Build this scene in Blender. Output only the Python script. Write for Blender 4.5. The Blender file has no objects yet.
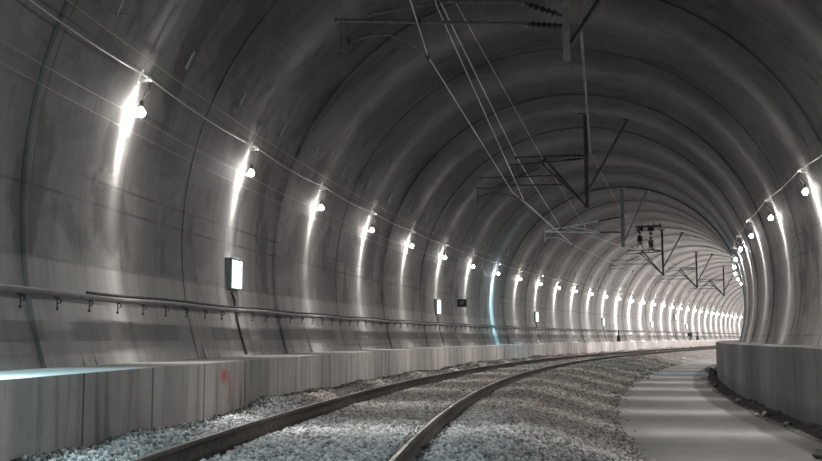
import bpy, math, random
import numpy as np
from mathutils import Matrix, Vector
random.seed(7)
rng = np.random.default_rng(7)
sc = bpy.context.scene
COL = sc.collection
D2 = bpy.data

# ------------------------------------------------------------------ alignment of the tunnel
# s = metres along the track, u = metres right of the tunnel axis, z = metres above the road
ZR = 1.31
K0, K1 = 1 / 105.7394, -1.1190e-4
SS = np.arange(-20.0, 215.0, 0.1)
KK = np.where(SS < 84.5, K0 + K1 * np.clip(SS, -10, 84.5), 0.0)
KK = np.where(SS > 125, np.minimum((SS - 125) * 0.0006, 0.007), KK)
HH = np.concatenate([[0], np.cumsum((KK[1:] + KK[:-1]) / 2 * 0.1)])
i0 = int(np.argmin(abs(SS)))
HH -= HH[i0]
XX = np.concatenate([[0], np.cumsum((np.sin(HH[1:]) + np.sin(HH[:-1])) / 2 * 0.1)])
YY = np.concatenate([[0], np.cumsum((np.cos(HH[1:]) + np.cos(HH[:-1])) / 2 * 0.1)])
XX -= XX[i0]
YY -= YY[i0]


def head(s):
    return float(np.interp(s, SS, HH))


def W(s, u, z):
    """tunnel coordinates -> world (arrays allowed); z above road"""
    s = np.asarray(s, float)
    h = np.interp(s, SS, HH)
    return np.stack(np.broadcast_arrays(np.interp(s, SS, XX) + u * np.cos(h),
                                        np.interp(s, SS, YY) - u * np.sin(h), z + 0 * h), -1)


def frame(s, u=0.0, z=0.0):
    """matrix of a local frame: X across, Y along the tunnel, Z up"""
    return Matrix.Translation(Vector(W(s, u, z).tolist())) @ Matrix.Rotation(-head(s), 4, 'Z')


RT, ZC = 4.7855, 1.3117 + ZR          # lining radius, height of its centre
UB, ZB = -3.595, -0.255 + ZR          # left bench: front edge, top
UBR, ZBR = 3.741, -0.151 + ZR         # right bench
ZRAIL = -0.839 + ZR
UTR, GH = -2.0133, 0.87
RING = 4.0702
LAMP0, LAMPR0 = 10.60, 18.42
JOINT0 = 8.68

# ------------------------------------------------------------------ mesh helpers


class MB:
    def __init__(self):
        self.v, self.f, self.m = [], [], []

    def add(self, vs, fs, mi=0):
        n = len(self.v)
        self.v += [tuple(map(float, p)) for p in vs]
        self.f += [tuple(n + i for i in f) for f in fs]
        self.m += [mi] * len(fs)
        return self

    def box(self, c, size, rot=None, mi=0, bevel=0.0):
        x, y, z = [a / 2 for a in size]
        if bevel > 0:
            b = min(bevel, x * .9, y * .9, z * .9)
            vs = []
            for sx in (-1, 1):
                for sy in (-1, 1):
                    for sz in (-1, 1):
                        vs += [(sx * x, sy * (y - b), sz * (z - b)), (sx * (x - b), sy * y, sz * (z - b)),
                               (sx * (x - b), sy * (y - b), sz * z)]
            I = lambda sx, sy, sz, k: (((sx > 0) * 4 + (sy > 0) * 2 + (sz > 0)) * 3 + k)
            fs = []
            for sg in (-1, 1):
                fs.append([I(sg, a, c_, 0) for a, c_ in ((-1, -1), (1, -1), (1, 1), (-1, 1))][::sg])
                fs.append([I(a, sg, c_, 1) for a, c_ in ((-1, -1), (1, -1), (1, 1), (-1, 1))][::-sg])
                fs.append([I(a, c_, sg, 2) for a, c_ in ((-1, -1), (1, -1), (1, 1), (-1, 1))][::sg])
            for a in (-1, 1):
                for c_ in (-1, 1):
                    fs.append([I(a, c_, -1, 0), I(a, c_, 1, 0), I(a, c_, 1, 1), I(a, c_, -1, 1)])
                    fs.append([I(a, -1, c_, 0), I(a, 1, c_, 0), I(a, 1, c_, 2), I(a, -1, c_, 2)])
                    fs.append([I(-1, a, c_, 1), I(1, a, c_, 1), I(1, a, c_, 2), I(-1, a, c_, 2)])
            for a in (-1, 1):
                for b_ in (-1, 1):
                    for c_ in (-1, 1):
                        fs.append([I(a, b_, c_, 0), I(a, b_, c_, 1), I(a, b_, c_, 2)])
        else:
            vs = [(a * x, b * y, c_ * z) for a in (-1, 1) for b in (-1, 1) for c_ in (-1, 1)]
            fs = [(0, 1, 3, 2), (4, 6, 7, 5), (0, 4, 5, 1), (2, 3, 7, 6), (0, 2, 6, 4), (1, 5, 7, 3)]
        R = rot if rot is not None else Matrix.Identity(3)
        c = Vector(c)
        return self.add([R @ Vector(p) + c for p in vs], fs, mi)

    def tube(self, pts, r, n=10, mi=0, cap=True):
        P = [Vector(p) for p in pts]
        rs = r if isinstance(r, (list, tuple)) else [r] * len(P)
        vs, fs = [], []
        ref = None
        for i, p in enumerate(P):
            t = (P[min(i + 1, len(P) - 1)] - P[max(i - 1, 0)])
            t = t.normalized() if t.length > 1e-9 else Vector((0, 0, 1))
            if ref is None or abs(ref.dot(t)) > .95:
                ref = Vector((0, 0, 1)) if abs(t.z) < .9 else Vector((1, 0, 0))
            a = t.cross(ref).normalized()
            b = t.cross(a).normalized()
            for k in range(n):
                q = 2 * math.pi * k / n
                vs.append(p + (a * math.cos(q) + b * math.sin(q)) * rs[i])
        for i in range(len(P) - 1):
            for k in range(n):
                fs.append((i * n + k, i * n + (k + 1) % n, (i + 1) * n + (k + 1) % n, (i + 1) * n + k))
        if cap:
            fs.append(tuple(range(n))[::-1])
            fs.append(tuple((len(P) - 1) * n + k for k in range(n)))
        return self.add(vs, fs, mi)

    def build(self, name, mats, parent=None, smooth=True, loc=None):
        me = D2.meshes.new(name)
        me.from_pydata(self.v, [], self.f)
        mats = mats if isinstance(mats, (list, tuple)) else [mats]
        for m in mats:
            me.materials.append(m)
        if len(mats) > 1:
            me.polygons.foreach_set('material_index', self.m)
        fix(me, smooth)
        o = D2.objects.new(name, me)
        COL.objects.link(o)
        if parent:
            o.parent = parent
        if loc is not None:
            o.matrix_world = loc
        return o


def fix(me, smooth=True, angle=35):
    import bmesh
    bm = bmesh.new()
    bm.from_mesh(me)
    bmesh.ops.recalc_face_normals(bm, faces=bm.faces)
    if smooth:
        for f in bm.faces:
            f.smooth = True
        for e in bm.edges:
            if len(e.link_faces) == 2 and e.calc_face_angle(0) > math.radians(angle):
                e.smooth = False
    bm.to_mesh(me)
    bm.free()


def tag(o, label=None, cat=None, group=None, kind=None):
    for k, v in (('label', label), ('category', cat), ('group', group), ('kind', kind)):
        if v:
            o[k] = v
    return o


def thing(name, label, cat, M=None, group=None):
    o = D2.objects.new(name, None)
    o.empty_display_size = .2
    COL.objects.link(o)
    if M is not None:
        o.matrix_world = M
    return tag(o, label, cat, group)


def copy_tree(o, parent=None):
    c = o.copy()
    COL.objects.link(c)
    c.parent = parent
    for ch in list(o.children):
        copy_tree(ch, c)
    return c


ONES = ['', 'first', 'second', 'third', 'fourth', 'fifth', 'sixth', 'seventh', 'eighth', 'ninth', 'tenth', 'eleventh',
        'twelfth', 'thirteenth', 'fourteenth', 'fifteenth', 'sixteenth', 'seventeenth', 'eighteenth', 'nineteenth']
TENS = {20: 'twentieth', 30: 'thirtieth', 40: 'fortieth', 50: 'fiftieth', 60: 'sixtieth'}
TENP = {20: 'twenty', 30: 'thirty', 40: 'forty', 50: 'fifty'}


def nth(n):
    if n < 20:
        return ONES[n]
    if n % 10 == 0:
        return TENS[n]
    return TENP[n // 10 * 10] + '-' + ONES[n % 10]


# ------------------------------------------------------------------ materials


class NT:
    def __init__(self, name, rough=.7, metal=0.0, spec=.4):
        self.mat = D2.materials.new(name)
        self.mat.use_nodes = True
        self.t = self.mat.node_tree
        self.b = next(n for n in self.t.nodes if n.type == 'BSDF_PRINCIPLED')
        self.b.inputs['Roughness'].default_value = rough
        self.b.inputs['Metallic'].default_value = metal
        self.b.inputs['Specular IOR Level'].default_value = spec

    def n(self, typ, **kw):
        x = self.t.nodes.new(typ)
        for k, v in kw.items():
            setattr(x, k, v)
        return x

    def set(self, sock, v):
        if isinstance(v, bpy.types.NodeSocket):
            self.t.links.new(v, sock)
        else:
            sock.default_value = v

    def math(self, op, a, b=None, c=None, clamp=False):
        x = self.n('ShaderNodeMath', operation=op, use_clamp=clamp)
        for i, v in enumerate((a, b, c)):
            if v is not None:
                self.set(x.inputs[i], v)
        return x.outputs[0]

    def uv(self):
        x = self.n('ShaderNodeSeparateXYZ')
        self.t.links.new(self.n('ShaderNodeUVMap', uv_map='UVMap').outputs[0], x.inputs[0])
        return x.outputs[0], x.outputs[1]

    def xyz(self, a, b, c=0.0):
        x = self.n('ShaderNodeCombineXYZ')
        for i, v in enumerate((a, b, c)):
            self.set(x.inputs[i], v)
        return x.outputs[0]

    def noise(self, vec, scale, detail=4.0, rough=.55, off=0.0):
        x = self.n('ShaderNodeTexNoise')
        x.inputs['Scale'].default_value = scale
        x.inputs['Detail'].default_value = detail
        x.inputs['Roughness'].default_value = rough
        if vec is not None:
            if off:
                a = self.n('ShaderNodeVectorMath', operation='ADD')
                self.t.links.new(vec, a.inputs[0])
                a.inputs[1].default_value = (off, off * 1.7, off * .3)
                vec = a.outputs[0]
            self.t.links.new(vec, x.inputs['Vector'])
        return x.outputs['Fac']

    def ramp(self, v, a, b, lo=0.0, hi=1.0):
        x = self.n('ShaderNodeMapRange', interpolation_type='SMOOTHSTEP')
        self.set(x.inputs[0], v)
        for i, q in enumerate((a, b, lo, hi)):
            x.inputs[i + 1].default_value = q
        return x.outputs[0]

    def mix(self, fac, a, b, mode='MIX'):
        x = self.n('ShaderNodeMix', data_type='RGBA', blend_type=mode)
        self.set(x.inputs[0], fac)
        for s_, v in ((x.inputs[6], a), (x.inputs[7], b)):
            if isinstance(v, tuple) and len(v) == 3:
                v = v + (1,)
            self.set(s_, v)
        return x.outputs[2]

    def base(self, v):
        if isinstance(v, tuple) and len(v) == 3:
            v = v + (1,)
        self.set(self.b.inputs['Base Color'], v)

    def bump(self, h, strength=.3, dist=.02):
        x = self.n('ShaderNodeBump')
        x.inputs['Strength'].default_value = strength
        x.inputs['Distance'].default_value = dist
        self.t.links.new(h, x.inputs['Height'])
        self.t.links.new(x.outputs[0], self.b.inputs['Normal'])

    def obj_co(self):
        return self.n('ShaderNodeTexCoord').outputs['Object']

    def line(self, coord, period, phase, half, soft):
        """1 on a thin line every period metres"""
        f = self.math('FRACT', self.math('DIVIDE', self.math('SUBTRACT', coord, phase), period))
        d = self.math('MULTIPLY', self.math('SUBTRACT', 0.5, self.math('ABSOLUTE', self.math('SUBTRACT', f, 0.5))), period)
        return self.ramp(d, half, half + soft, 1.0, 0.0)


def simple(name, col, rough=.6, metal=0.0, var=.15, scale=20.0, spec=.4, bump=0.0):
    m = NT(name, rough, metal, spec)
    n = m.noise(m.obj_co(), scale, 3)
    a = tuple(c * (1 - var) for c in col)
    b = tuple(min(1, c * (1 + var)) for c in col)
    m.base(m.mix(m.ramp(n, .3, .7), a, b))
    if bump:
        m.bump(n, bump, .01)
    return m.mat


def emissive(name, col, strength, see=0.0):
    m = D2.materials.new(name)
    m.use_nodes = True
    t = m.node_tree
    t.nodes.clear()
    o = t.nodes.new('ShaderNodeOutputMaterial')
    e = t.nodes.new('ShaderNodeEmission')
    e.inputs[0].default_value = col + (1,)
    e.inputs[1].default_value = strength
    if see:
        a = t.nodes.new('ShaderNodeAddShader')
        tr = t.nodes.new('ShaderNodeBsdfTransparent')
        tr.inputs[0].default_value = (see, see, see, 1)
        t.links.new(e.outputs[0], a.inputs[0])
        t.links.new(tr.outputs[0], a.inputs[1])
        t.links.new(a.outputs[0], o.inputs[0])
    else:
        t.links.new(e.outputs[0], o.inputs[0])
    return m


def lining_material():
    m = NT('lining_concrete', .8, 0, .15)
    s, v = m.uv()
    P = m.xyz(s, v)
    big = m.noise(P, .33, 5, .6)
    mid = m.noise(m.xyz(m.math('MULTIPLY', s, 1.0), m.math('MULTIPLY', v, .55)), .9, 5, .6, 11)
    fine = m.noise(P, 9, 5, .65, 5)
    streak = m.noise(m.xyz(m.math('MULTIPLY', s, 5.5), m.math('MULTIPLY', v, .22)), 1.0, 4, .6, 23)
    drip = m.noise(m.xyz(m.math('MULTIPLY', s, 2.1), m.math('MULTIPLY', v, .12)), 1.0, 3, .5, 40)
    c = m.mix(m.ramp(big, .3, .7), (.135, .130, .125), (.235, .227, .218))
    c = m.mix(m.math('MULTIPLY', m.ramp(mid, .52, .60), .72), c, (.075, .073, .071))        # damp patches with an edge
    c = m.mix(m.math('MULTIPLY', m.ramp(mid, .34, .42, 1, 0), .35), c, (.32, .308, .296))      # pale lime bloom
    c = m.mix(m.math('MULTIPLY', m.ramp(streak, .35, .75), .35), c, (.105, .102, .10))
    c = m.mix(m.math('MULTIPLY', m.ramp(drip, .60, .72), .4), c, (.27, .26, .25))
    c = m.mix(m.math('MULTIPLY', m.ramp(fine, .55, .8), .30), c, (.07, .068, .065))
    sw = m.noise(m.xyz(m.math('MULTIPLY', s, .5), m.math('MULTIPLY', v, .8)), 1.0, 6, .62, 55)
    c = m.mix(m.math('MULTIPLY', m.ramp(sw, .54, .60), .5), c, (.085, .083, .08))
    c = m.mix(m.math('MULTIPLY', m.ramp(sw, .36, .42, 1, 0), .35), c, (.29, .28, .27))
    c = m.mix(m.ramp(s, 20, 85, 0, .95), c, m.mix(m.ramp(streak, .35, .75), (.50, .485, .475), (.29, .28, .275)))   # brightness of the far end painted into the lining colour
    c = m.mix(m.math('MULTIPLY', m.ramp(m.math('ABSOLUTE', v), 3.2, 7.6, .70, 0), m.ramp(s, 40, 75, 1, .1)), c, (.022, .022, .022))     # shade of the dim vault put into the crown colour
    # formwork board lines round the ring and along the tunnel
    l1 = m.line(s, RING / 4, JOINT0 + .12, .006, .02)
    l2 = m.line(v, 1.62, .72, .006, .02)
    l3 = m.math('MULTIPLY', m.line(v, .93, .31, .004, .02), m.ramp(m.noise(m.xyz(m.math('MULTIPLY', s, .12), m.math('MULTIPLY', v, 1.4)), 1.0, 2, .5, 71), .48, .56))
    l2 = m.math('MAXIMUM', l2, l3)
    wob = m.ramp(m.noise(P, 1.3, 2, .5, 60), .38, .58, .35, 1.0)
    c = m.mix(m.math('MULTIPLY', m.math('MAXIMUM', l1, l2), m.math('MULTIPLY', wob, .65)), c, (.07, .068, .066))
    # smoother darker strip where the lower formwork ended, broken up along the wall
    av = m.math('ABSOLUTE', v)
    c = m.mix(m.math('MULTIPLY', m.ramp(m.math('MULTIPLY', v, -1.0), 8.02, 8.10), .48), c, m.mix(m.ramp(streak, .35, .75), (.36, .35, .338), (.24, .232, .225)))   # paler foot below the pour line, light on it painted in
    strip = m.math('MULTIPLY', m.ramp(m.math('MULTIPLY', v, -1.0), 8.66, 8.68), m.ramp(av, 8.86, 8.88, 1, 0))
    strip = m.math('MULTIPLY', strip, m.ramp(m.noise(m.xyz(s, 0.0), .5, 1), .42, .47, .1, .5))
    c = m.mix(strip, c, (.075, .073, .071))
    # damp stains rising from the bench, pointed at the top
    toe = m.noise(m.xyz(m.math('MULTIPLY', s, 3.2), 0.0), 1.0, 3, .6, 80)
    hgt = m.math('SUBTRACT', av, m.math('SUBTRACT', 9.17, m.math('MULTIPLY', m.ramp(toe, .55, .70), .58)))
    c = m.mix(m.math('MULTIPLY', m.ramp(hgt, -.05, .10), .8), c, (.035, .034, .033))
    # one ring carries a pale blue-green band low on the left
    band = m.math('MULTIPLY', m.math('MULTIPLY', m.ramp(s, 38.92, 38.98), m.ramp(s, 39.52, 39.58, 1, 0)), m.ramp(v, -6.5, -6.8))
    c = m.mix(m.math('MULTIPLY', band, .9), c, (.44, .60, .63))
    m.base(c)
    m.set(m.b.inputs['Roughness'], m.ramp(big, .3, .7, .65, .85))
    m.bump(m.math('ADD', m.math('MULTIPLY', fine, .5), m.math('MULTIPLY', mid, 1.2)), .35, .015)
    return m.mat


def bench_material(name, c0, c1, dark, pink, red=False):
    m = NT(name, .75, 0, .25)
    s, v = m.uv()
    P = m.xyz(s, v)
    big = m.noise(P, .5, 5, .6)
    streak = m.noise(m.xyz(m.math('MULTIPLY', s, 6.0), m.math('MULTIPLY', v, .5)), 1.0, 5, .65, 3)
    wide = m.noise(m.xyz(m.math('MULTIPLY', s, 1.3), m.math('MULTIPLY', v, .15)), 1.0, 3, .5, 31)
    fine = m.noise(P, 12, 4, .6, 7)
    c = m.mix(m.ramp(big, .3, .7), c0, c1)
    c = m.mix(m.math('MULTIPLY', m.ramp(wide, .5, .62), .45), c, pink)
    c = m.mix(m.math('MULTIPLY', m.ramp(streak, .48, .72), .68), c, dark)
    c = m.mix(m.math('MULTIPLY', m.ramp(fine, .55, .8), .3), c, dark)
    joint = m.line(s, 1.45, .25, .008, .02)
    c = m.mix(m.math('MULTIPLY', joint, .8), c, (.03, .03, .03))
    if red:
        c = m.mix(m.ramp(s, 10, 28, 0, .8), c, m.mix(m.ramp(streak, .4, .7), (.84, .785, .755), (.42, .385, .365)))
        c = m.mix(m.math('MULTIPLY', m.ramp(v, -.004, -.012), .7), c, (.09, .086, .08))      # dust lying on the top   # pinkish bench concrete whitened further in, far-end brightness put into its colour
        # worn red spray paint mark: a blob above a short run
        n = m.math('SUBTRACT', m.noise(P, 6, 3, .6, 9), .5)
        ss = m.math('ADD', s, m.math('MULTIPLY', n, .25))
        a = m.math('MULTIPLY', m.ramp(m.math('ABSOLUTE', m.math('SUBTRACT', ss, 11.07)), .05, .16, 1, 0),
                   m.ramp(m.math('ABSOLUTE', m.math('SUBTRACT', v, .17)), .03, .12, 1, 0))
        b = m.math('MULTIPLY', m.ramp(m.math('ABSOLUTE', m.math('SUBTRACT', ss, 11.25)), .02, .07, 1, 0),
                   m.math('MULTIPLY', m.ramp(v, .08, .14), m.ramp(v, .42, .56, 1, 0)))
        k = m.math('MULTIPLY', m.math('MAXIMUM', a, m.math('MULTIPLY', b, .7)), m.ramp(fine, .25, .5))
        c = m.mix(m.math('MULTIPLY', k, .75), c, (.36, .07, .04))
        # cool light on the near end of the bench top, painted in as colour
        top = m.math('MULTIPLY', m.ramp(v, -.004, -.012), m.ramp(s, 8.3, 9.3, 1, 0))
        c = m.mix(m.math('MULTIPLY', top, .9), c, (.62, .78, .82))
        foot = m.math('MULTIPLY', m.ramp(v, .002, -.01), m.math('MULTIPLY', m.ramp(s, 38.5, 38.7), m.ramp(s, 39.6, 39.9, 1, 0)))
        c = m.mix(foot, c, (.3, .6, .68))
    else:
        low = m.math('ADD', v, m.math('MULTIPLY', m.math('SUBTRACT', streak, .5), .5))
        c = m.mix(m.math('MULTIPLY', m.ramp(low, .75, .95), .7), c, dark)
    m.base(c)
    m.bump(m.math('ADD', m.math('MULTIPLY', fine, .6), streak), .3, .012)
    return m.mat


def road_material():
    m = NT('road_concrete', .7, 0, .35)
    s, v = m.uv()
    P = m.xyz(s, v)
    big = m.noise(P, .45, 5, .6)
    fine = m.noise(P, 14, 5, .65, 4)
    lane = m.noise(m.xyz(m.math('MULTIPLY', s, .25), m.math('MULTIPLY', v, 2.2)), 1.0, 4, .55, 17)
    c = m.mix(m.ramp(big, .3, .7), (.135, .132, .128), (.225, .22, .213))
    c = m.mix(m.math('MULTIPLY', m.ramp(lane, .5, .7), .4), c, (.20, .196, .19))
    c = m.mix(m.math('MULTIPLY', m.ramp(fine, .58, .75), .4), c, (.16, .155, .15))
    n = m.math('MULTIPLY', m.math('SUBTRACT', m.noise(P, .8, 4, .6, 33), .5), .3)
    c = m.mix(m.math('MULTIPLY', m.ramp(m.math('ADD', v, n), 2.93, 3.05), .9), c, (.062, .060, .057))   # darker strip beside the bench
    c = m.mix(m.math('MULTIPLY', m.ramp(m.math('ADD', v, n), 1.55, 1.15), .5), c, (.13, .127, .12))
    m.base(c)
    m.bump(fine, .25, .01)
    return m.mat


def stone_material(name, attr=True):
    m = NT(name, .8, 0, .3)
    co = m.n('ShaderNodeNewGeometry').outputs['Position']
    zone = m.noise(co, .55, 3, .5)
    fine = m.noise(co, 45, 3, .6)
    if attr:
        a = m.n('ShaderNodeAttribute', attribute_name='tone').outputs['Fac']
    else:
        vo = m.n('ShaderNodeTexVoronoi')
        vo.inputs['Scale'].default_value = 17
        m.t.links.new(co, vo.inputs['Vector'])
        sp = m.n('ShaderNodeSeparateColor')
        m.t.links.new(vo.outputs['Color'], sp.inputs[0])
        a = sp.outputs[0]
        m.bump(vo.outputs['Distance'], .9, .05)
    cool = m.mix(a, (.10, .107, .108), (.62, .655, .66))
    warm = m.mix(a, (.045, .041, .037), (.34, .315, .29))
    at = m.n('ShaderNodeUVMap', uv_map='UVMap')
    sx = m.n('ShaderNodeSeparateXYZ')
    m.t.links.new(at.outputs[0], sx.inputs[0])
    sv = m.math('ADD', sx.outputs[0], m.math('MULTIPLY', m.math('SUBTRACT', zone, .5), 9.0))
    cool_light = m.ramp(sv, 10.5, 14.5, 1, 0)                       # grey-blue nearest the camera: cool light put into the stone colour
    cool_light = m.math('MULTIPLY', cool_light, m.ramp(sx.outputs[1], -.75, .1, 1, .25))
    c = m.mix(cool_light, warm, cool)
    if not attr:
        c = m.mix(m.ramp(sx.outputs[0], 40, 48, .7, .1), c, (.035, .032, .03))     # shade between the loose stones painted into the bed
    c = m.mix(m.math('MULTIPLY', m.ramp(fine, .55, .8), .4), c, (.06, .055, .05))
    m.base(c)
    return m.mat


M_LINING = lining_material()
M_JOINT = simple('joint_sealant', (.035, .034, .033), .8, 0, .2, 6)
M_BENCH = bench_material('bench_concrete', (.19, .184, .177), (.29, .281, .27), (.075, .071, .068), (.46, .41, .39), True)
M_BENCHR = bench_material('smooth_bench_concrete', (.09, .0895, .089), (.125, .124, .122), (.07, .069, .067), (.14, .137, .134))
M_ROAD = road_material()
M_DIRT = simple('dark_dirt', (.060, .055, .050), .95, 0, .5, 9, .2, .8)
M_BED = stone_material('ballast_bed_stone', False)
M_STONE = stone_material('ballast_stone', True)
M_HEAD = simple('worn_rail_head', (.52, .515, .51), .28, 1.0, .15, 8)
M_WEB = simple('rusty_rail_side', (.046, .038, .032), .75, .1, .45, 14, .3, .3)
M_STEEL = simple('dark_galvanised_steel', (.040, .042, .042), .6, .2, .25, 9)
M_TUBE = simple('grey_steel_tube', (.14, .14, .138), .5, .5, .2, 9)
M_TEAL = simple('teal_grey_steel', (.22, .238, .235), .55, .2, .2, 9)
M_PALE = simple('cool_lit_tube', (.70, .82, .84), .5, .3, .15, 9)  # tubes with the cool lamp's light put into their colour
M_INS = simple('brown_porcelain', (.030, .024, .021), .25, 0, .2, 12, .6)
M_WIRE = simple('bright_wire', (.38, .37, .355), .4, .6, .1, 6)
M_WIRE2 = simple('old_copper_wire', (.34, .31, .28), .5, .5, .15, 6)
M_PIPE = simple('grey_service_pipe', (.13, .125, .12), .5, .2, .2, 6)
M_CONDUIT = simple('pale_conduit', (.42, .41, .40), .45, .3, .1, 6)
M_BRKT = simple('galvanised_bracket', (.62, .61, .60), .4, .5, .1, 10)
M_BLACK = simple('black_plastic', (.018, .018, .019), .5, 0, .2, 15)
M_CASE = simple('grey_green_casing', (.17, .215, .215), .5, 0, .1, 12)
M_WHITE = simple('white_lettering', (.45, .45, .44), .6, 0, .05, 20)
M_CABLE = simple('black_cable', (.03, .03, .03), .6, 0, .2, 12)
M_ROCK = simple('pale_rock', (.40, .38, .35), .85, 0, .35, 14, .3, .6)
M_ROCKD = simple('dark_rock', (.09, .085, .08), .9, 0, .35, 14, .3, .6)
M_BULB = emissive('lit_bulb_glass', (1.0, .965, .91), 45.0, .9)
M_BULBC = emissive('lit_cool_bulb_glass', (.72, .88, 1.0), 45.0, .9)
M_PANEL = emissive('lit_sign_panel', (.86, .97, 1.0), 2.6)

# ------------------------------------------------------------------ swept setting


def sweep(name, prof, svals, mats, v0=0.0, midx=None, uvs=None, smooth=True, vfun=None, angle=35):
    """prof: list of (u,z) (or function of s) swept along the track; UV = metres along, metres across"""
    n = len(prof(svals[0])) if callable(prof) else len(prof)
    vs, vv = [], []
    for s in svals:
        p = prof(s) if callable(prof) else prof
        p = np.array(p, float)
        vs.append(W(s + 0 * p[:, 0], p[:, 0], p[:, 1]))
        if vfun is not None:
            vv.append(vfun(p))
        else:
            d = np.concatenate([[0], np.cumsum(np.hypot(*(p[1:] - p[:-1]).T))]) + v0
            vv.append(d)
    vs = np.concatenate(vs)
    vv = np.concatenate(vv)
    us = np.repeat(np.array(svals), n)
    fs, mi = [], []
    for i in range(len(svals) - 1):
        for k in range(n - 1):
            fs.append((i * n + k, (i + 1) * n + k, (i + 1) * n + k + 1, i * n + k + 1))
            mi.append(midx(svals[i], svals[i + 1], k) if midx else 0)
    me = D2.meshes.new(name)
    me.from_pydata(vs.tolist(), [], fs)
    for m in (mats if isinstance(mats, (list, tuple)) else [mats]):
        me.materials.append(m)
    me.polygons.foreach_set('material_index', mi)
    uv = me.uv_layers.new(name='UVMap')
    li = np.zeros(len(me.loops), int)
    me.loops.foreach_get('vertex_index', li)
    uv.data.foreach_set('uv', np.stack([us[li], vv[li]], -1).ravel())
    o = D2.objects.new(name, me)
    COL.objects.link(o)
    if smooth:
        import bmesh
        bm = bmesh.new()
        bm.from_mesh(me)
        for f in bm.faces:
            f.smooth = True
        for e in bm.edges:
            if len(e.link_faces) == 2 and e.calc_face_angle(0) > math.radians(angle):
                e.smooth = False
        bm.to_mesh(me)
        bm.free()
    return o


S0, S1 = -14.0, 205.0
joints = [JOINT0 + RING * k for k in range(-5, 49)]
sv = [(S0, 0)]
x = S0
for j in joints:
    for a in np.linspace(x + .12, j - .1, 9)[1:-1] if j - x > 1 else []:
        sv.append((a, 0))
    for da, g in ((-.10, 0), (-.017, 0), (-.012, 1), (.012, 1), (.017, 0), (.10, 0)):
        sv.append((j + da, g))
    x = j + .1
sv.append((S1, 0))
sv = [p for p in sv if S0 <= p[0] <= S1]
lin_s = [p[0] for p in sv]
groove = {p[0]: p[1] for p in sv}
ring_off = {}


def ring_radius(s):
    k = math.floor((s - JOINT0) / RING)
    if k not in ring_off:
        ring_off[k] = random.uniform(-.018, .018)
    # every ring was cast in a slightly tapering shutter
    f = (s - JOINT0) / RING - k
    return RT + ring_off[k] + .02 * (f - .5) + (.045 if groove.get(s) else 0)


def arc(ph0, ph1, n):
    phs = np.linspace(ph0, ph1, n)

    def prof(s):
        r = ring_radius(s)
        return [(r * math.sin(p), ZC + r * math.cos(p)) for p in phs]

    def vf(p):
        return np.arctan2(p[:, 0], p[:, 1] - ZC) * RT
    return prof, vf


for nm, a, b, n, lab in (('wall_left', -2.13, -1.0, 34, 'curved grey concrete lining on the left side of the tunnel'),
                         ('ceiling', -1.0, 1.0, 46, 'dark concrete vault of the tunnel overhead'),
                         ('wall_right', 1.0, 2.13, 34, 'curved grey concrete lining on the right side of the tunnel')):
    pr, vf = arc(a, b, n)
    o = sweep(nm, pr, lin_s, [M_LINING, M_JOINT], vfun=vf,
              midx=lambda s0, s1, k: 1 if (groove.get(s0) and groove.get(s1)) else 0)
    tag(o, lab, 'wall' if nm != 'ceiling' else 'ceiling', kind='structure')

step = list(np.arange(S0, S1 + .01, .5))
fl = sweep('floor', [(-4.35, 0.0), (-2, 0), (0, 0), (1, 0), (1.6, 0), (2.6, 0), (3.2, 0), (3.6, 0), (4.35, 0.0)],
           step, M_ROAD, vfun=lambda p: p[:, 0])
tag(fl, 'grey concrete service road running beside the right bench', 'floor', kind='structure')

# left bench (walkway): front face v = 0.. down, top v < 0
bl = sweep('trim_1', [(-4.52, ZB - .004), (-4.1, ZB - .002), (UB - .02, ZB), (UB - .004, ZB - .006), (UB, ZB - .02), (UB, ZB - .5), (UB, -.02)],
           step, M_BENCH, vfun=lambda p: np.where(p[:, 1] > ZB - .0065, (UB - p[:, 0]) * -1 - .0, ZB - p[:, 1]))
tag(bl, 'long concrete walkway bench along the left wall beside the track', 'walkway', kind='structure')
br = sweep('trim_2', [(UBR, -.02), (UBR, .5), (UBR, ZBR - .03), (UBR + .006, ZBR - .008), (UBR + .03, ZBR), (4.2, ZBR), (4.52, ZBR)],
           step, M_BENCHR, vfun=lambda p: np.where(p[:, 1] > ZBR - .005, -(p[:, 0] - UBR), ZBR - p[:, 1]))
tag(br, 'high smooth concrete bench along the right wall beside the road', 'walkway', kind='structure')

# ------------------------------------------------------------------ ballast bed


def vnoise(x, y, seed=0):
    xi, yi = np.floor(x).astype(int), np.floor(y).astype(int)
    fx, fy = x - xi, y - yi
    fx, fy = fx * fx * (3 - 2 * fx), fy * fy * (3 - 2 * fy)

    def h(a, b):
        n = (a * 374761393 + b * 668265263 + seed * 982451653) & 0x7fffffff
        n = ((n ^ (n >> 13)) * 1274126177) & 0x7fffffff
        return ((n ^ (n >> 16)) & 0xffff) / 65535.0
    return (h(xi, yi) * (1 - fx) + h(xi + 1, yi) * fx) * (1 - fy) + (h(xi, yi + 1) * (1 - fx) + h(xi + 1, yi + 1) * fx) * fy


def edge(s):
    return 1.02 + .35 * np.clip((s - 15) / 18, 0, 1)


PU = np.array([-3.62, -3.45, -3.2, -3.0, -2.88, -2.5, -2.0, -1.4, -1.14, -.95, -.55, -.2, .25, .75, 1.0])
PZ = np.array([-.80, -.82, -.88, -.965, -.99, -.985, -.975, -.985, -.985, -.965, -.955, -.99, -1.09, -1.225, -1.29]) + ZR


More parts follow.
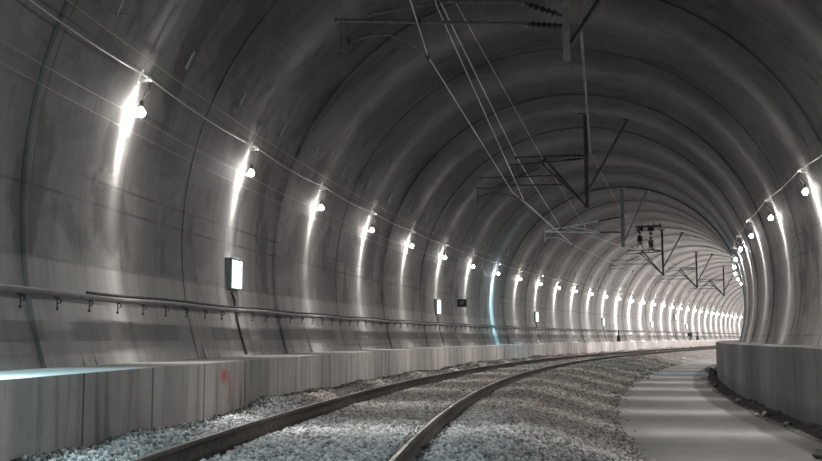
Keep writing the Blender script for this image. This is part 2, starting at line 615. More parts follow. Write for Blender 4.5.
def ballast_z(s, u):
    s, u = np.broadcast_arrays(np.asarray(s, float), np.asarray(u, float))
    e = edge(s)
    uu = np.where(u > -.55, -.55 + (u + .55) * (1.0 + .55) / (e + .55), u)     # shoulder stretches to the road edge
    z = np.interp(uu, PU, PZ)
    z = np.where(uu > 1.0, PZ[-1] - (uu - 1.0) * .35, z)
    a = np.where(np.abs(u + 2.0) < 1.25, .25, 1.0) * np.clip((e + .2 - u) / .5, .2, 1)
    z = z + a * (.085 * (vnoise(s * .55, u * 1.1, 1) - .5) + .06 * (vnoise(s * 1.6, u * 2.2, 2) - .5) + .02 * (vnoise(s * 5, u * 5, 3) - .5))
    return z


bs = list(np.arange(S0, 6, .5)) + list(np.arange(6, 60, .16)) + list(np.arange(60, S1 + .1, .5))
bu = np.concatenate([np.linspace(-3.6, -.6, 40), np.linspace(-.55, 1.95, 36)])
bed = sweep('ballast_bed', lambda s: np.stack([bu, np.maximum(ballast_z(s, bu), -.06)], -1), bs, M_BED, vfun=lambda p: p[:, 0], angle=60)
tag(bed, 'bed of crushed stone under and between the two rails', 'ballast', kind='structure')


def scatter(s0, s1, gap, seed):
    r = np.random.default_rng(seed)
    S, U = np.meshgrid(np.arange(s0, s1, gap), np.arange(-3.56, 1.75, gap))
    S = (S + r.uniform(-.45, .45, S.shape) * gap).ravel()
    U = (U + r.uniform(-.45, .45, U.shape) * gap).ravel()
    e = edge(S)
    keep = (U < e + .12 * r.normal(size=U.shape)) & (U > -3.57)
    thin = np.clip((U - (e - .35)) / .45, 0, 1)
    keep &= r.uniform(size=U.shape) > thin * .75
    for c in (UTR - GH, UTR + GH):
        keep &= np.abs(U - c) > .085
    # stones stay where the photograph's view reaches
    return S[keep], U[keep], r


def stones(parts, name):
    t = (1 + 5 ** .5) / 2
    V = np.array([(-1, t, 0), (1, t, 0), (-1, -t, 0), (1, -t, 0), (0, -1, t), (0, 1, t), (0, -1, -t), (0, 1, -t), (t, 0, -1), (t, 0, 1), (-t, 0, -1), (-t, 0, 1)])
    V /= np.linalg.norm(V[0])
    F = np.array([(0, 11, 5), (0, 5, 1), (0, 1, 7), (0, 7, 10), (0, 10, 11), (1, 5, 9), (5, 11, 4), (11, 10, 2), (10, 7, 6), (7, 1, 8),
                  (3, 9, 4), (3, 4, 2), (3, 2, 6), (3, 6, 8), (3, 8, 9), (4, 9, 5), (2, 4, 11), (6, 2, 10), (8, 6, 7), (9, 8, 1)])
    allv, allu, allt = [], [], []
    for (S, U, r, size) in parts:
        n = len(S)
        base = W(S, U, np.maximum(ballast_z(S, U), 0) + size * r.uniform(-.15, .45, n))
        vj = V[None] * (1 + r.uniform(-.28, .28, (n, 12, 1)))
        sc3 = size * r.uniform(.55, 1.15, (n, 1, 1)) * r.uniform(.65, 1.25, (n, 1, 3))
        vj = vj * sc3
        a, b = r.uniform(0, 6.28, n), r.uniform(-.9, .9, n)
        ca, sa, cb, sb = np.cos(a), np.sin(a), np.cos(b), np.sin(b)
        x, y, z = vj[..., 0], vj[..., 1], vj[..., 2]
        y, z = y * cb[:, None] - z * sb[:, None], y * sb[:, None] + z * cb[:, None]
        x, y = x * ca[:, None] - y * sa[:, None], x * sa[:, None] + y * ca[:, None]
        allv.append((np.stack([x, y, z], -1) + base[:, None]).reshape(-1, 3))
        allu.append(np.repeat(np.stack([S, U], -1), 12, 0))
        allt.append(np.repeat(r.beta(1.6, 1.6, n), 12))
    vs = np.concatenate(allv)
    uu = np.concatenate(allu)
    tt = np.concatenate(allt)
    n = len(vs) // 12
    fs = (F[None] + (np.arange(n) * 12)[:, None, None]).reshape(-1)
    me = D2.meshes.new(name)
    me.vertices.add(len(vs))
    me.vertices.foreach_set('co', vs.ravel().astype(np.float32))
    nf = len(fs) // 3
    me.loops.add(nf * 3)
    me.loops.foreach_set('vertex_index', fs.astype(np.int32))
    me.polygons.add(nf)
    me.polygons.foreach_set('loop_start', (np.arange(nf) * 3).astype(np.int32))
    me.update(calc_edges=True)
    uv = me.uv_layers.new(name='UVMap')
    uv.data.foreach_set('uv', uu[fs].ravel().astype(np.float32))
    at = me.attributes.new('tone', 'FLOAT', 'POINT')
    at.data.foreach_set('value', tt.astype(np.float32))
    me.materials.append(M_STONE)
    me.validate()
    o = D2.objects.new(name, me)
    COL.objects.link(o)
    return o


P1 = scatter(6.5, 14, .038, 1)
P2 = scatter(14, 26, .046, 2)
P3 = scatter(26, 50, .066, 3)
st = stones([P1 + (.0255,), P2 + (.027,), P3 + (.037,)], 'ballast_stones')
tag(st, 'loose crushed grey and brown stones of the track ballast', 'ballast', kind='stuff')

# ------------------------------------------------------------------ rails
RP = [(-.070, 0), (-.070, .012), (-.028, .026), (-.011, .040), (-.009, .115), (-.018, .132), (-.036, .142), (-.036, .160), (-.030, .170),
      (-.016, .174), (.016, .174), (.030, .170), (.036, .160), (.036, .142), (.018, .132), (.009, .115), (.011, .040), (.028, .026), (.070, .012), (.070, 0), (-.070, 0)]
rs = list(np.arange(S0, S1 + .01, .4))
for c, dz, lab in ((UTR - GH, .02, 'rusty steel rail with a bright worn head, nearer the left bench'),
                   (UTR + GH, 0.0, 'rusty steel rail with a bright worn head, nearer the service road')):
    zb = ZRAIL + dz - .174
    r_ = sweep('rail', [(c + a, zb + b) for a, b in RP], rs, [M_WEB, M_HEAD], midx=lambda s0, s1, k: 1 if k == 9 else 0, angle=50)
    tag(r_, lab, 'rail', 'rails of the track')

# ------------------------------------------------------------------ wall lamps
# every lamp throws most of its light across the tunnel, in the plane of its ring (photometric curve of the fitting)


def lamp_data(name, col, power):
    L = D2.lights.new(name, 'POINT')
    L.energy = power
    L.shadow_soft_size = .035
    L.use_soft_falloff = False
    L.color = (1, 1, 1)
    L.use_nodes = True
    t = L.node_tree
    t.nodes.clear()
    o = t.nodes.new('ShaderNodeOutputLight')
    e = t.nodes.new('ShaderNodeEmission')
    e.inputs[0].default_value = col + (1,)
    g = t.nodes.new('ShaderNodeNewGeometry')
    vt = t.nodes.new('ShaderNodeVectorTransform')
    vt.vector_type = 'VECTOR'
    vt.convert_from, vt.convert_to = 'WORLD', 'OBJECT'
    t.links.new(g.outputs['Incoming'], vt.inputs[0])
    s = t.nodes.new('ShaderNodeSeparateXYZ')
    t.links.new(vt.outputs[0], s.inputs[0])

    def mt(op, a, b=None):
        m = t.nodes.new('ShaderNodeMath')
        m.operation = op
        for i, v in enumerate((a, b)):
            if v is None:
                continue
            if isinstance(v, float):
                m.inputs[i].default_value = v
            else:
                t.links.new(v, m.inputs[i])
        return m.outputs[0]
    def lobe(wd, k):
        q = mt('DIVIDE', s.outputs[1], wd)
        return mt('MULTIPLY', mt('EXPONENT', mt('MULTIPLY', mt('MULTIPLY', q, q), -1.0)), k)
    # emission shaped to go down more than up, with no reflector built
    dn = mt('MULTIPLY', mt('ADD', mt('TANH', mt('MULTIPLY', s.outputs[2], -2.2)), 1.0), .5)
    narrow = mt('MULTIPLY', mt('ADD', lobe(.13, .68), lobe(.34, .20)), mt('ADD', mt('MULTIPLY', dn, .68), .32))
    narrow = mt('MULTIPLY', narrow, mt('ADD', mt('MULTIPLY', mt('TANH', mt('MULTIPLY', s.outputs[0], 3.0)), .25), .75))
    # side light towards the wall is shaped weaker, without any back plate (local +X faces the tunnel)
    front = mt('ADD', mt('MULTIPLY', mt('TANH', mt('MULTIPLY', s.outputs[0], 3.0)), .40), .60)
    wide = mt('MULTIPLY', mt('MULTIPLY', mt('ADD', lobe(.6, .30), .03), front), mt('ADD', mt('MULTIPLY', dn, .985), .015))
    t.links.new(mt('ADD', narrow, wide), e.inputs[1])
    t.links.new(e.outputs[0], o.inputs[0])
    return L


LAMP_P = 680.0
L_WARM = lamp_data('bulb_light', (1.0, .965, .925), LAMP_P)
L_FAR = lamp_data('bright_bulb_light', (1.0, .96, .94), LAMP_P * 2.4)
L_COOL = lamp_data('cool_bulb_light', (.74, .945, 1.0), LAMP_P * .9)

UL, ZL = -4.460, 2.545 + ZR              # bulb on the left wall
PHB = -1.218                              # bracket on the lining


def make_lamp(side, cool=0):
    """local frame: X across the tunnel (side -1 left / +1 right), Y along, origin where the bracket meets the wall"""
    k = -side                             # direction into the tunnel
    zb = ZC + RT * math.cos(PHB)
    ub = RT * math.sin(abs(PHB))
    root = thing('wall_lamp', 'lamp', 'lamp')
    b = MB()
    w = Vector((k * math.cos(math.pi / 2 - abs(PHB)), 0, -math.sin(math.pi / 2 - abs(PHB)))).normalized()
    up = Vector((k * .33, 0, .94))
    # two triangular cheeks and a web, bolted to the lining
    for y in (-.020, .020):
        p = [Vector((0, y, .07)), Vector((0, y, -.07)), Vector((k * .14, y, -.06)), Vector((k * .14, y, -.02))]
        q = [a + Vector((0, .006, 0)) for a in p]
        b.add(p + q, [(0, 1, 2, 3), (7, 6, 5, 4), (0, 4, 5, 1), (1, 5, 6, 2), (2, 6, 7, 3), (3, 7, 4, 0)])
    b.box((k * .012, 0, 0), (.02, .055, .17), Matrix.Rotation(k * .33, 3, 'Y'), bevel=.004)
    b.box((k * .11, 0, -.045), (.07, .045, .02), bevel=.004)
    b.build('bracket', M_BRKT, root)
    dx, dz = k * (ub - abs(UL)), ZL - zb  # bulb position relative to bracket
    c = MB()
    c.tube([(k * .11, 0, -.05), (k * .12, 0, -.16), (dx, 0, dz + .13)], .010, 8)
    c.build('hanging_cable', M_CABLE, root)
    h = MB()
    h.tube([(dx, 0, dz + .14), (dx, 0, dz + .13), (dx, 0, dz + .065), (dx, 0, dz + .055)], [.014, .024, .026, .018], 12)
    h.build('lamp_holder', M_BLACK, root)
    g = MB()
    prof = [(.055, .017), (.045, .024), (.025, .040), (.0, .050), (-.024, .047), (-.044, .030), (-.052, .009)]
    g.tube([(dx, 0, dz + a) for a, _ in prof], [r for _, r in prof], 14)
    g.build('bulb', M_BULBC if cool == 1 else M_BULB, root)
    lo = D2.objects.new('bulb_glow', (L_WARM, L_COOL, L_FAR)[cool])
    COL.objects.link(lo)
    lo.parent = root
    lo.location = (dx, 0, dz)
    lo.rotation_euler = (0, 0, 0 if side < 0 else math.pi)
    return root


PROTO = {(a, b): make_lamp(a, b) for a in (-1, 1) for b in (0, 1, 2)}
used = set()


def put_lamp(side, s, label, group, cool=0):
    k = (side, cool)
    o = PROTO[k] if k not in used else copy_tree(PROTO[k])
    used.add(k)
    o.matrix_world = frame(s, side * RT * math.sin(abs(PHB)), ZC + RT * math.cos(PHB))
    tag(o, label, 'lamp', group)


for i in range(-4, 36):
    s = LAMP0 + RING * i
    if i < 0:
        lab = 'bare bulb on the left wall, %s one back from the nearest lit bulb in view' % nth(-i)
    elif i == 7:
        lab = 'bare bulb with bluish light at the blue-green band on the left wall'
    elif i == 0:
        lab = 'nearest and largest bare bulb hung from a bracket on the left wall'
    else:
        lab = 'bare bulb on a bracket on the left wall, %s from the camera' % nth(i + 1)
    put_lamp(-1, s, lab, 'bare bulbs along the left wall', 1 if i in (-1, 7) else 2 if i > 13 else 0)
for i in range(-6, 34):
    s = LAMPR0 + RING * i
    if i < 0:
        lab = 'bare bulb on the right wall, %s one back from the nearest lit bulb in view' % nth(-i)
    elif i == 0:
        lab = 'nearest bare bulb hung from a bracket on the right wall'
    else:
        lab = 'bare bulb on a bracket on the right wall, %s from the camera' % nth(i + 1)
    put_lamp(1, s, lab, 'bare bulbs along the right wall', 1 if i in (-3, 5) else 2 if i > 8 else 0)

# ------------------------------------------------------------------ conduits, lamp wires, service pipe


def wall_line(phi, off, s0, s1, step_, r, name, mat, lab, cat, group=None, sag=0.0, phase=0.0, side=-1, n=8):
    pts = []
    for s in np.arange(s0, s1, step_):
        f = ((s - phase) / RING) % 1.0
        d = sag * 4 * f * (1 - f)
        rr = RT - off
        pts.append(W(s, side * rr * math.sin(phi), ZC + rr * math.cos(phi) - d))
    o = MB().tube(pts, r, n).build(name, mat)
    return tag(o, lab, cat, group)


wall_line(1.213, .10, S0 + 2, 170, .34, .008, 'conduit', M_CONDUIT, 'pale conduit strung through the lamp brackets on the left wall', 'cable', None, .05, LAMP0)
wall_line(1.213, .10, S0 + 2, 170, .34, .008, 'conduit', M_CONDUIT, 'pale conduit strung through the lamp brackets on the right wall', 'cable', None, .06, LAMPR0, 1)
wall_line(1.175, .05, S0 + 2, 120, .5, .0035, 'thin_cable', M_WIRE2, 'thin dull cable just above the left conduit', 'cable', 'thin cables on the left wall')
wall_line(1.311, .10, S0 + 2, 150, .5, .0035, 'thin_cable', M_WIRE2, 'thin cable linking the left bulbs, upper of two below the conduit', 'cable', 'thin cables on the left wall', .02, LAMP0)
wall_line(1.349, .06, S0 + 2, 120, .5, .003, 'thin_cable', M_WIRE2, 'thin faint cable on the left wall, lowest of those near the bulbs', 'cable', 'thin cables on the left wall')

pipe = thing('service_pipe', 'dark grey service pipe on hooked clips along the left wall', 'pipe', frame(8, -4.6, .42 + ZR))
inv = frame(8, -4.6, .42 + ZR).inverted()
pts = [inv @ Vector(W(s, -4.56 + .012 * math.sin(s * .9), .425 + ZR + .008 * math.sin(s * 1.7)).tolist()) for s in np.arange(S0 + 2, 165, .5)]
MB().tube(pts, .032, 10).build('pipe', M_PIPE, pipe)
up = [inv @ Vector(W(s, -4.60, .478 + ZR + .008 * math.sin(s * 1.7)).tolist()) for s in np.arange(9.7, 165, .5)]
MB().tube(up, .016, 8).build('cable_run', M_CABLE, pipe)
hk = MB()
hk.tube([(-.15, 0, .0), (-.05, 0, -.01), (0, 0, -.035), (.035, 0, -.04), (.055, 0, -.06), (.045, 0, -.085), (.015, 0, -.09)], .007, 7)
hk.tube([(.015, 0, -.035), (.015, 0, -.13)], .006, 7)
hk.box((.015, 0, -.14), (.022, .022, .022), bevel=.005)
hk0 = hk.build('hook', M_STEEL, pipe)
for i in range(92):
    s = 8.3 - .68 * 3 + .68 * i
    o = hk0 if i == 0 else hk0.copy()
    if i:
        COL.objects.link(o)
        o.parent = pipe
    o.matrix_local = inv @ frame(s, -4.57, .425 + ZR)

# small steel anchors left in the lining above the conduit
an = MB()
an.box((.02, 0, 0), (.03, .035, .24), Matrix.Rotation(.42, 3, 'Y'), bevel=.004)
an.box((.035, .01, -.11), (.05, .07, .012), Matrix.Rotation(.42, 3, 'Y'), bevel=.004)
an0 = None
for i in range(30):
    s = 9.55 + 2.035 * i
    if an0 is None:
        o = an0 = an.build('wall_anchor', M_TEAL)
    else:
        o = an0.copy()
        COL.objects.link(o)
    o.matrix_world = frame(s, -RT * math.sin(1.112), ZC + RT * math.cos(1.112))
    tag(o, 'small steel anchor on the lining above the left conduit, %s from the camera' % nth(i + 1), 'anchor', 'steel anchors above the left conduit')

# ------------------------------------------------------------------ lit boxes, distance sign, posts on the bench


def lit_box(s, z, label, bluish=False):
    ub = -4.78 if z < 1.5 + ZR else -4.66
    t = thing('lit_box', label, 'light box', frame(s, ub, z), 'lit boxes along the left wall')
    b = MB()
    b.box((.055, 0, -.02), (.11, .46, .47), bevel=.012)
    b.box((.06, 0, .22), (.13, .48, .02), bevel=.005)
    b.build('casing', M_CASE, t)
    p = MB()
    p.box((.115, 0, -.02), (.014, .43, .42), bevel=.004)
    p.build('lit_panel', M_PANEL, t)
    g = MB()
    g.tube([(.04, -.02, -.28), (.04, -.02, -.33)], .022, 10)
    g.build('gland', M_BLACK, t)
    c = MB()
    pts = [(.04, -.02, -.31)]
    for zz in np.linspace(z - .4, ZB + .02, 9):
        uw = -math.sqrt(max(0, RT ** 2 - (zz - ZC) ** 2))
        pts.append((uw + .03 - ub, .02 * math.sin(zz * 7), zz - z))
    c.tube(pts, .018, 8)
    c.build('power_cable', M_CABLE, t)


nm = ['nearest and largest white lit box on the left wall above the service pipe',
      'white lit box on the left wall beside the black number sign',
      'white lit box on the left wall, third from the camera, beyond the blue-green band',
      'white lit box on the left wall, fourth from the camera',
      'small white lit box on the left wall, fifth from the camera',
      'far small white lit box on the left wall, last of the low row']
for i in range(6):
    lit_box(14.68 + 4 * RING * i, 1.0 + ZR, nm[i])
lit_box(89.8, 1.78 + ZR, 'far lit box mounted higher than the others on the left wall')

t = thing('number_sign', 'small black sign with white number on the left wall past the second lit box', 'sign', frame(33.9, -4.82, 1.205 + ZR))
b = MB()
b.box((.19, .02, 0), (.36, .03, .27), bevel=.005)
b.build('plate', M_BLACK, t)
b = MB()
b.box((.01, .01, 0), (.02, .06, .27), bevel=.003)
b.box((-.03, .02, .0), (.08, .03, .05))
b.build('wall_bracket', M_BRKT, t)
cu = D2.curves.new('number', 'FONT')
cu.body = '37'
cu.size = .15
cu.align_x, cu.align_y = 'CENTER', 'CENTER'
cu.extrude = .002
fo = D2.objects.new('number', cu)
COL.objects.link(fo)
bpy.context.view_layer.update()
me = D2.meshes.new_from_object(fo.evaluated_get(bpy.context.evaluated_depsgraph_get()))
D2.objects.remove(fo)
me.materials.clear()
me.materials.append(M_WHITE)
nu = D2.objects.new('number', me)
COL.objects.link(nu)
nu.parent = t
nu.matrix_local = Matrix.Translation((.20, .002, 0)) @ Matrix.Rotation(math.pi / 2, 4, 'X')


def post(s, label, wide):
    t = thing('equipment_post', label, 'post', frame(s, -4.02, ZB), 'dark equipment posts on the left bench')
    b = MB()
    b.box((0, 0, .012), (.24, .24, .024), bevel=.006)
    b.build('base_plate', M_STEEL, t)
    b = MB()
    b.tube([(0, 0, .02), (0, 0, .72)], .05, 12)
    b.build('pole', M_STEEL, t)
    b = MB()
    b.box((0, 0, .22 if not wide else .5), (.2 if not wide else .38, .2, .36 if not wide else .34), bevel=.015)
    b.build('cabinet', M_BLACK, t)


post(64.8, 'dark narrow equipment post on the left bench past the fourth lit box', False)
post(93.6, 'dark broad-topped equipment post far along the left bench', True)
post(97.9, 'dark slim equipment post farthest along the left bench', False)

# ------------------------------------------------------------------ overhead line supports


def rib_insulator(a, b, r=.055, n=7):
    a, b = Vector(a), Vector(b)
    m = MB()
    pts, rr = [], []
    N = n * 4
    for i in range(N + 1):
        f = i / N
        pts.append(a.lerp(b, f))
        rr.append(.022 if f < .08 or f > .92 else (r if i % 4 == 2 else .026))
    m.tube(pts, rr, 12)
    return m


def crown_z(u):
    return ZC + math.sqrt(RT ** 2 - u ** 2)


def support(s, label, spec, pm, tm):
    t = thing('catenary_support', label, 'catenary support', frame(s), 'overhead line supports under the tunnel roof')
    v3 = lambda p, y=0.0: Vector((p[0], y, p[1] + ZR))
    pu, pb = spec['post']
    b = MB()
    H = crown_z(pu) - (pb + ZR)
    hw = spec.get('hw', .045)
    # drop post: two channels with battens
    zt = crown_z(pu) - .015
    zmid = (zt + pb + ZR) / 2
    for y in (-.05, .05):
        b.box((pu, y, zmid), (hw * 2, .016, zt - pb - ZR), bevel=.003)
    b.box((pu, 0, zmid), (.014, .10, zt - pb - ZR))
    for q in range(6):
        b.box((pu, 0, pb + ZR + .06 + q * (H - .2) / 6), (hw * 2 + .012, .13, .05), bevel=.004)
    b.build('drop_post', pm, t)
    b = MB()
    b.box((pu, 0, zt - .0), (.34, .34, .03), bevel=.005)
    b.build('roof_plate', pm, t)
    a, c = spec['strut']
    zc_ = crown_z(c[0]) - .02 - ZR
    f = (zc_ - a[1]) / max(.01, (c[1] - a[1]))
    c = (a[0] + (c[0] - a[0]) * f, zc_) if spec.get('extend') else (c[0], zc_)
    b = MB()
    for y in (-.045, .045):
        b.tube([v3(a, y), v3(c, y)], .030, 8)
    b.tube([v3(a, -.06), v3(a, .06)], .03, 8)
    b.box(v3(c), (.2, .22, .06), bevel=.005)
    b.build('brace_strut', spec.get('sm', pm), t)
    for nm_, pts, r in spec['tubes']:
        b = MB()
        b.tube([v3(p[:2], p[2] if len(p) > 2 else 0) for p in pts], r, 10)
        for p in (pts[0], pts[-1]):
            b.tube([v3(p[:2], -.035), v3(p[:2], .035)], r * 1.5, 8)
        b.build(nm_, tm, t)
    for p, q in spec['ins']:
        rib_insulator(v3(p), v3(q)).build('insulator', M_INS, t)
    for q in spec.get('clamps', []):
        b = MB()
        b.box(v3(q), (.06, .07, .07), bevel=.012)
        b.tube([v3((q[0], q[1] - .06)), v3((q[0], q[1] + .06))], .014, 8)
        b.build('wire_clamp', M_STEEL, t)
    return t


SB1 = dict(sm=M_STEEL, post=(.375, 3.69), strut=((.44, 3.93), (1.75, 5.9)), hw=.045, extend=True,
           tubes=[('registration_tube', [(-2.78, 4.40), (-.17, 4.22)], .024),
                  ('side_brace', [(-2.32, 4.46), (-1.37, 4.58)], .016),
                  ('top_tube', [(-1.37, 4.60), (-1.2, 4.59), (-.20, 4.52)], .024),
                  ('drop_rod', [(-2.71, 4.41), (-2.71, 3.98)], .011),
                  ('steady_arm', [(-2.68, 4.10), (-2.52, 4.10), (-2.3, 4.16), (-2.05, 4.16), (-1.8, 4.06), (-1.5, 3.86)], .013),
                  ('hanger', [(-.92, 4.58), (-.92, 4.28)], .008)],
           ins=[((-.17, 4.22), (.33, 4.17)), ((-.20, 4.52), (.33, 4.31))],
           clamps=[(-2.60, 4.10), (-1.50, 3.83), (-1.37, 4.58), (-1.62, 4.33)])
SB3 = dict(post=(.18, 3.66), strut=((.27, 3.95), (1.2, 5.8)), hw=.07,
           tubes=[('registration_tube', [(-3.01, 4.40), (-.80, 4.30)], .024),
                  ('top_tube', [(-3.01, 4.44), (-.85, 4.76)], .024),
                  ('side_brace', [(-2.0, 4.58), (-.80, 4.33)], .016),
                  ('drop_rod', [(-3.02, 4.44), (-3.02, 4.02)], .013),
                  ('steady_arm', [(-3.0, 4.10), (-2.8, 4.16), (-2.55, 4.15), (-2.25, 4.02), (-1.86, 3.80)], .014),
                  ('hanger', [(-1.35, 4.70), (-1.35, 4.35)], .010)],
           ins=[((-.80, 4.30), (.12, 4.27)), ((-.85, 4.76), (.12, 4.90))],
           clamps=[(-1.86, 3.77), (-2.35, 4.52)])
SA = dict(post=(.33, 3.50), strut=((.39, 3.99), (1.45, 5.9)), hw=.05,
          tubes=[('top_tube', [(-1.6, 4.97), (-.33, 4.96)], .024),
                 ('stay_tube', [(-1.72, 4.77), (-.33, 4.82)], .020),
                 ('diagonal_tube', [(.29, 3.56, -.06), (-.92, 4.80, -.06)], .034),
                 ('diagonal_tube', [(.29, 3.56, .06), (-.78, 4.88, .06)], .034),
                 ('upper_registration_tube', [(-2.57, 4.44), (-.47, 4.42)], .018),
                 ('registration_tube', [(-2.68, 4.16), (-2.3, 4.12), (-1.9, 4.20), (-.33, 4.16)], .020),
                 ('hanger', [(-2.55, 4.44), (-2.55, 4.14)], .010),
                 ('drop_rod', [(-2.67, 4.16), (-2.67, 3.72)], .014),
                 ('steady_arm', [(-2.62, 3.90), (-2.4, 3.97), (-2.18, 3.99), (-1.85, 3.93), (-1.5, 3.82)], .013),
                 ('side_brace', [(-2.1, 4.22), (-1.0, 4.62)], .016)],
          ins=[((-.33, 4.96), (.27, 4.93)), ((-.33, 4.82), (.26, 4.86))],
          clamps=[(-1.38, 3.78), (-1.58, 4.94), (-.84, 4.86)])
M1, M2, M3, M4, M5, M6 = 13.2, 27.3, 41.5, 58.5, 74.5, 90.0
support(M1, 'nearest catenary support under the roof, with long horizontal tube and two ribbed insulators', SB1, M_TEAL, M_TUBE)
m2 = support(M2, 'dark catenary support with a V of post and brace in the middle of the vault', SA, M_STEEL, M_STEEL)
support(M3, 'pale blue-green catenary support hanging at the blue-green band', SB3, M_TEAL, M_PALE)
for s, du, lab in ((M4, -.50, 'dark catenary support just beyond the hanging switch'),
                   (M5, -.74, 'dark catenary support, second beyond the hanging switch'),
                   (M6, -.82, 'small far catenary support, last in view before the right wall')):
    o = copy_tree(m2)
    o.matrix_world = frame(s, du, 0)
    tag(o, lab)

# hanging switch gear with two dark insulator columns
t = thing('hanging_switch', 'dark switch frame with two hanging insulator columns under the roof', 'switch', frame(55.0))
b = MB()
b.box((-.40, 0, 5.93 + ZR), (1.40, .12, .10), bevel=.01)
for u in (-1.0, -.72, -.4, -.1, .2):
    b.box((u, 0, (5.93 + ZR + crown_z(u)) / 2), (.05, .06, crown_z(u) - 5.93 - ZR - .02))
b.build('frame', M_STEEL, t)
for u, z0 in ((-.86, 4.95), (-.28, 4.72)):
    rib_insulator((u, 0, 5.9 + ZR), (u, 0, z0 + ZR), .15, 5).build('insulator_column', M_INS, t)
    b = MB()
    b.box((u, 0, z0 + .32 + ZR), (.26, .22, .30), bevel=.03)
    for q in (-.14, .14):
        b.tube([(u + q * .6, 0, z0 + .25 + ZR), (u + q, 0, z0 - .18 + ZR)], .02, 8)
    b.build('contact_head', M_BLACK, t)
    MB().box((u + .02, 0, 5.78 + ZR), (.34, .2, .22), bevel=.02).build('top_cap', M_BLACK, t)
b = MB()
b.tube([(-.28, 0, 4.72 + ZR), (.0, 0, 4.62 + ZR), (.30, 0, 4.64 + ZR)], .03, 8)
b.build('connecting_arm', M_STEEL, t)


def wire(name, pts, r, mat, label, group=None, sag=0.0):
    P = []
    for (a, b_) in zip(pts[:-1], pts[1:]):
        A, B = Vector(W(*a).tolist()), Vector(W(*b_).tolist())
        for k in range(8):
            f = k / 8
            P.append(A.lerp(B, f) - Vector((0, 0, sag * 4 * f * (1 - f))))
    P.append(Vector(W(*pts[-1]).tolist()))
    return tag(MB().tube(P, r, 6).build(name, mat), label, 'wire', group)


Z = ZR
far = [(M4, -1.95, 3.78 + Z), (M5, -2.2, 3.78 + Z), (M6, -2.2, 3.78 + Z), (106, -1.9, 3.78 + Z), (122, -2.1, 3.78 + Z)]
wire('contact_wire', [(-2.5, -1.95, 3.80 + Z), (M1, -1.50, 3.83 + Z), (M2, -1.71, 4.02 + Z), (M3, -1.86, 3.80 + Z)] + far, .009, M_WIRE,
     'bright contact wire bending at the nearest steady arm, leftmost of the overhead wires', 'overhead wires')
wire('contact_wire', [(-2.5, -2.0, 4.5 + Z), (M1, -1.37, 4.52 + Z), (M2, -1.38, 3.75 + Z), (M3, -1.80, 3.76 + Z)], .010, M_WIRE,
     'second contact wire, lower of the bright pair that splits past the nearest support', 'overhead wires')
wire('messenger_wire', [(-2.5, -1.6, 4.75 + Z), (M1, -1.33, 4.60 + Z), (M2, -1.58, 4.99 + Z), (M3, -2.35, 4.56 + Z), (M4, -1.4, 4.9 + Z), (M5, -1.6, 4.9 + Z), (M6, -1.7, 4.9 + Z)],
     .011, M_WIRE, 'bright messenger wire above the contact wires, upper of the pair at the nearest support', 'overhead wires', .0)
wire('messenger_wire', [(-2.5, -1.3, 4.85 + Z), (M1, -1.14, 4.62 + Z), (M2, -.84, 4.88 + Z), (M3, -1.2, 4.3 + Z), (M4, -1.0, 4.4 + Z)], .007, M_WIRE2,
     'thin dull wire right of the bright pair, running to the diagonal of the middle support', 'overhead wires')
wire('feeder_cable', [(-2.5, .62, 4.5 + Z), (M1, .56, 4.24 + Z), (M2, .45, 5.02 + Z)], .022, M_TUBE, 'thick grey feeder cable running between the two nearest posts', 'overhead wires')
wire('feeder_cable', [(M2, .45, 5.02 + Z), (M3, .17, 5.08 + Z), (M4, -.4, 5.0 + Z)], .006, M_WIRE2, 'thin feeder cable running on from the middle support to the pale blue-green one', 'overhead wires')

# ------------------------------------------------------------------ dirt and rocks by the right bench


def dirt_prof(s):
    w = .30 + .16 * float(vnoise(np.array(s * 1.1), np.array(.3), 8)) + (.12 if 33 < s < 36.5 else 0)
    h = .03 + .07 * float(vnoise(np.array(s * 1.7), np.array(4.3), 9)) + (.12 * math.exp(-((s - 35) / .9) ** 2))
    q = lambda k: .5 + float(vnoise(np.array(s * 6.0 + k * 3.1), np.array(k * 1.7), 5))
    return [(UBR - w, -.01), (UBR - w * .8, .02 * q(1) + .005), (UBR - w * .6, h * .45 * q(2)), (UBR - w * .4, h * .7 * q(3)), (UBR - w * .2, h * .9 * q(4)), (UBR + .01, h * q(5))]


dr = sweep('dirt_ridge', dirt_prof, list(np.arange(5, 48, .07)), M_DIRT, angle=25)
tag(dr, 'ridge of dark loose dirt along the foot of the right bench', 'dirt', kind='stuff')


def rock(s, u, size, mat, label, seed, flat=.7):
    import bmesh
    r = np.random.default_rng(seed)
    bm = bmesh.new()
    bmesh.ops.create_icosphere(bm, subdivisions=2, radius=1)
    dirs = r.normal(size=(9, 3))
    dirs /= np.linalg.norm(dirs, axis=1)[:, None]
    lim = r.uniform(.62, .95, 9)
    for v in bm.verts:
        c = np.array(v.co)
        for d_, l_ in zip(dirs, lim):
            q = c @ d_
            if q > l_:
                c = c - d_ * (q - l_)
        v.co = Vector((c * size * np.array([1, .8, flat])).tolist())
    zmin = min(v.co.z for v in bm.verts)
    for v in bm.verts:
        v.co.z -= zmin
    me = D2.meshes.new('rock')
    bm.to_mesh(me)
    bm.free()
    me.materials.append(mat)
    o = D2.objects.new('rock', me)
    COL.objects.link(o)
    zz = .0
    if u > UBR - .45:
        p = np.array(dirt_prof(s))
        zz = float(np.interp(u, p[:, 0], p[:, 1])) - .02
    o.matrix_world = frame(s, u, max(zz, 0)) @ Matrix.Rotation(seed * 1.3, 4, 'Z')
    return tag(o, label, 'rock', 'rocks along the foot of the right bench')


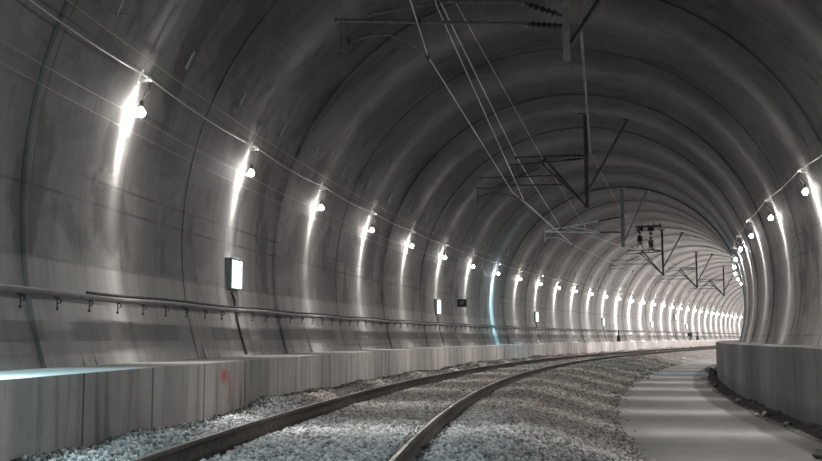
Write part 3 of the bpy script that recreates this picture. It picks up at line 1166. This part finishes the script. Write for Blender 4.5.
rock(17.35, 3.47, .075, M_ROCK, 'pale rock pair at the right bench foot, larger one', 1)
rock(17.55, 3.36, .045, M_ROCK, 'small pale rock beside the larger pale rock at the right bench foot', 2)
rock(21.3, 3.55, .085, M_ROCK, 'flat pale rock on the dirt, nearer the middle of the right bench', 3, .45)
rock(35.2, 3.5, .17, M_ROCKD, 'big dark rock heap at the far corner of the right bench', 4, .9)
rock(11.4, 2.93, .085, M_ROCKD, 'dark rock on the road at the bottom right corner', 5)
rock(58.6, .75, .16, M_ROCK, 'white stone lying far down the road near the ballast edge', 6)
rock(15.4, 3.45, .07, M_ROCKD, 'dark rock on the dirt nearest the camera by the right bench', 7)
rock(27.2, 3.5, .10, M_ROCKD, 'dark rock on the dirt before the far corner of the right bench', 8)

# ------------------------------------------------------------------ camera, sky, exposure
yaw, pitch, roll = -.0274007, .1073519, -.0032738
r0, f0, zh = Vector((math.cos(yaw), -math.sin(yaw), 0)), Vector((math.sin(yaw), math.cos(yaw), 0)), Vector((0, 0, 1))
fw = f0 * math.cos(pitch) + zh * math.sin(pitch)
u0 = -f0 * math.sin(pitch) + zh * math.cos(pitch)
rt = r0 * math.cos(roll) + u0 * math.sin(roll)
upv = -r0 * math.sin(roll) + u0 * math.cos(roll)
cam = D2.cameras.new('camera')
cam.sensor_width = 36
cam.lens = 36 * 1000 / 822
cam.clip_start, cam.clip_end = .05, 500
co = D2.objects.new('camera', cam)
COL.objects.link(co)
m = Matrix((rt, upv, -fw)).transposed().to_4x4()
m.translation = (-.5838, 0, ZR)
co.matrix_world = m
sc.camera = co

w = D2.worlds.new('sky')
sc.world = w
w.use_nodes = True
bg = next(n for n in w.node_tree.nodes if n.type == 'BACKGROUND')
bg.inputs[0].default_value = (.62, .82, 1.0, 1)  # cool fill added through the unseen open end behind the camera
bg.inputs[1].default_value = .5
sc.view_settings.view_transform = 'Standard'
sc.view_settings.look = 'None'
sc.view_settings.gamma = 1
sc.view_settings.exposure = 0.5
sc.view_settings.use_curve_mapping = False
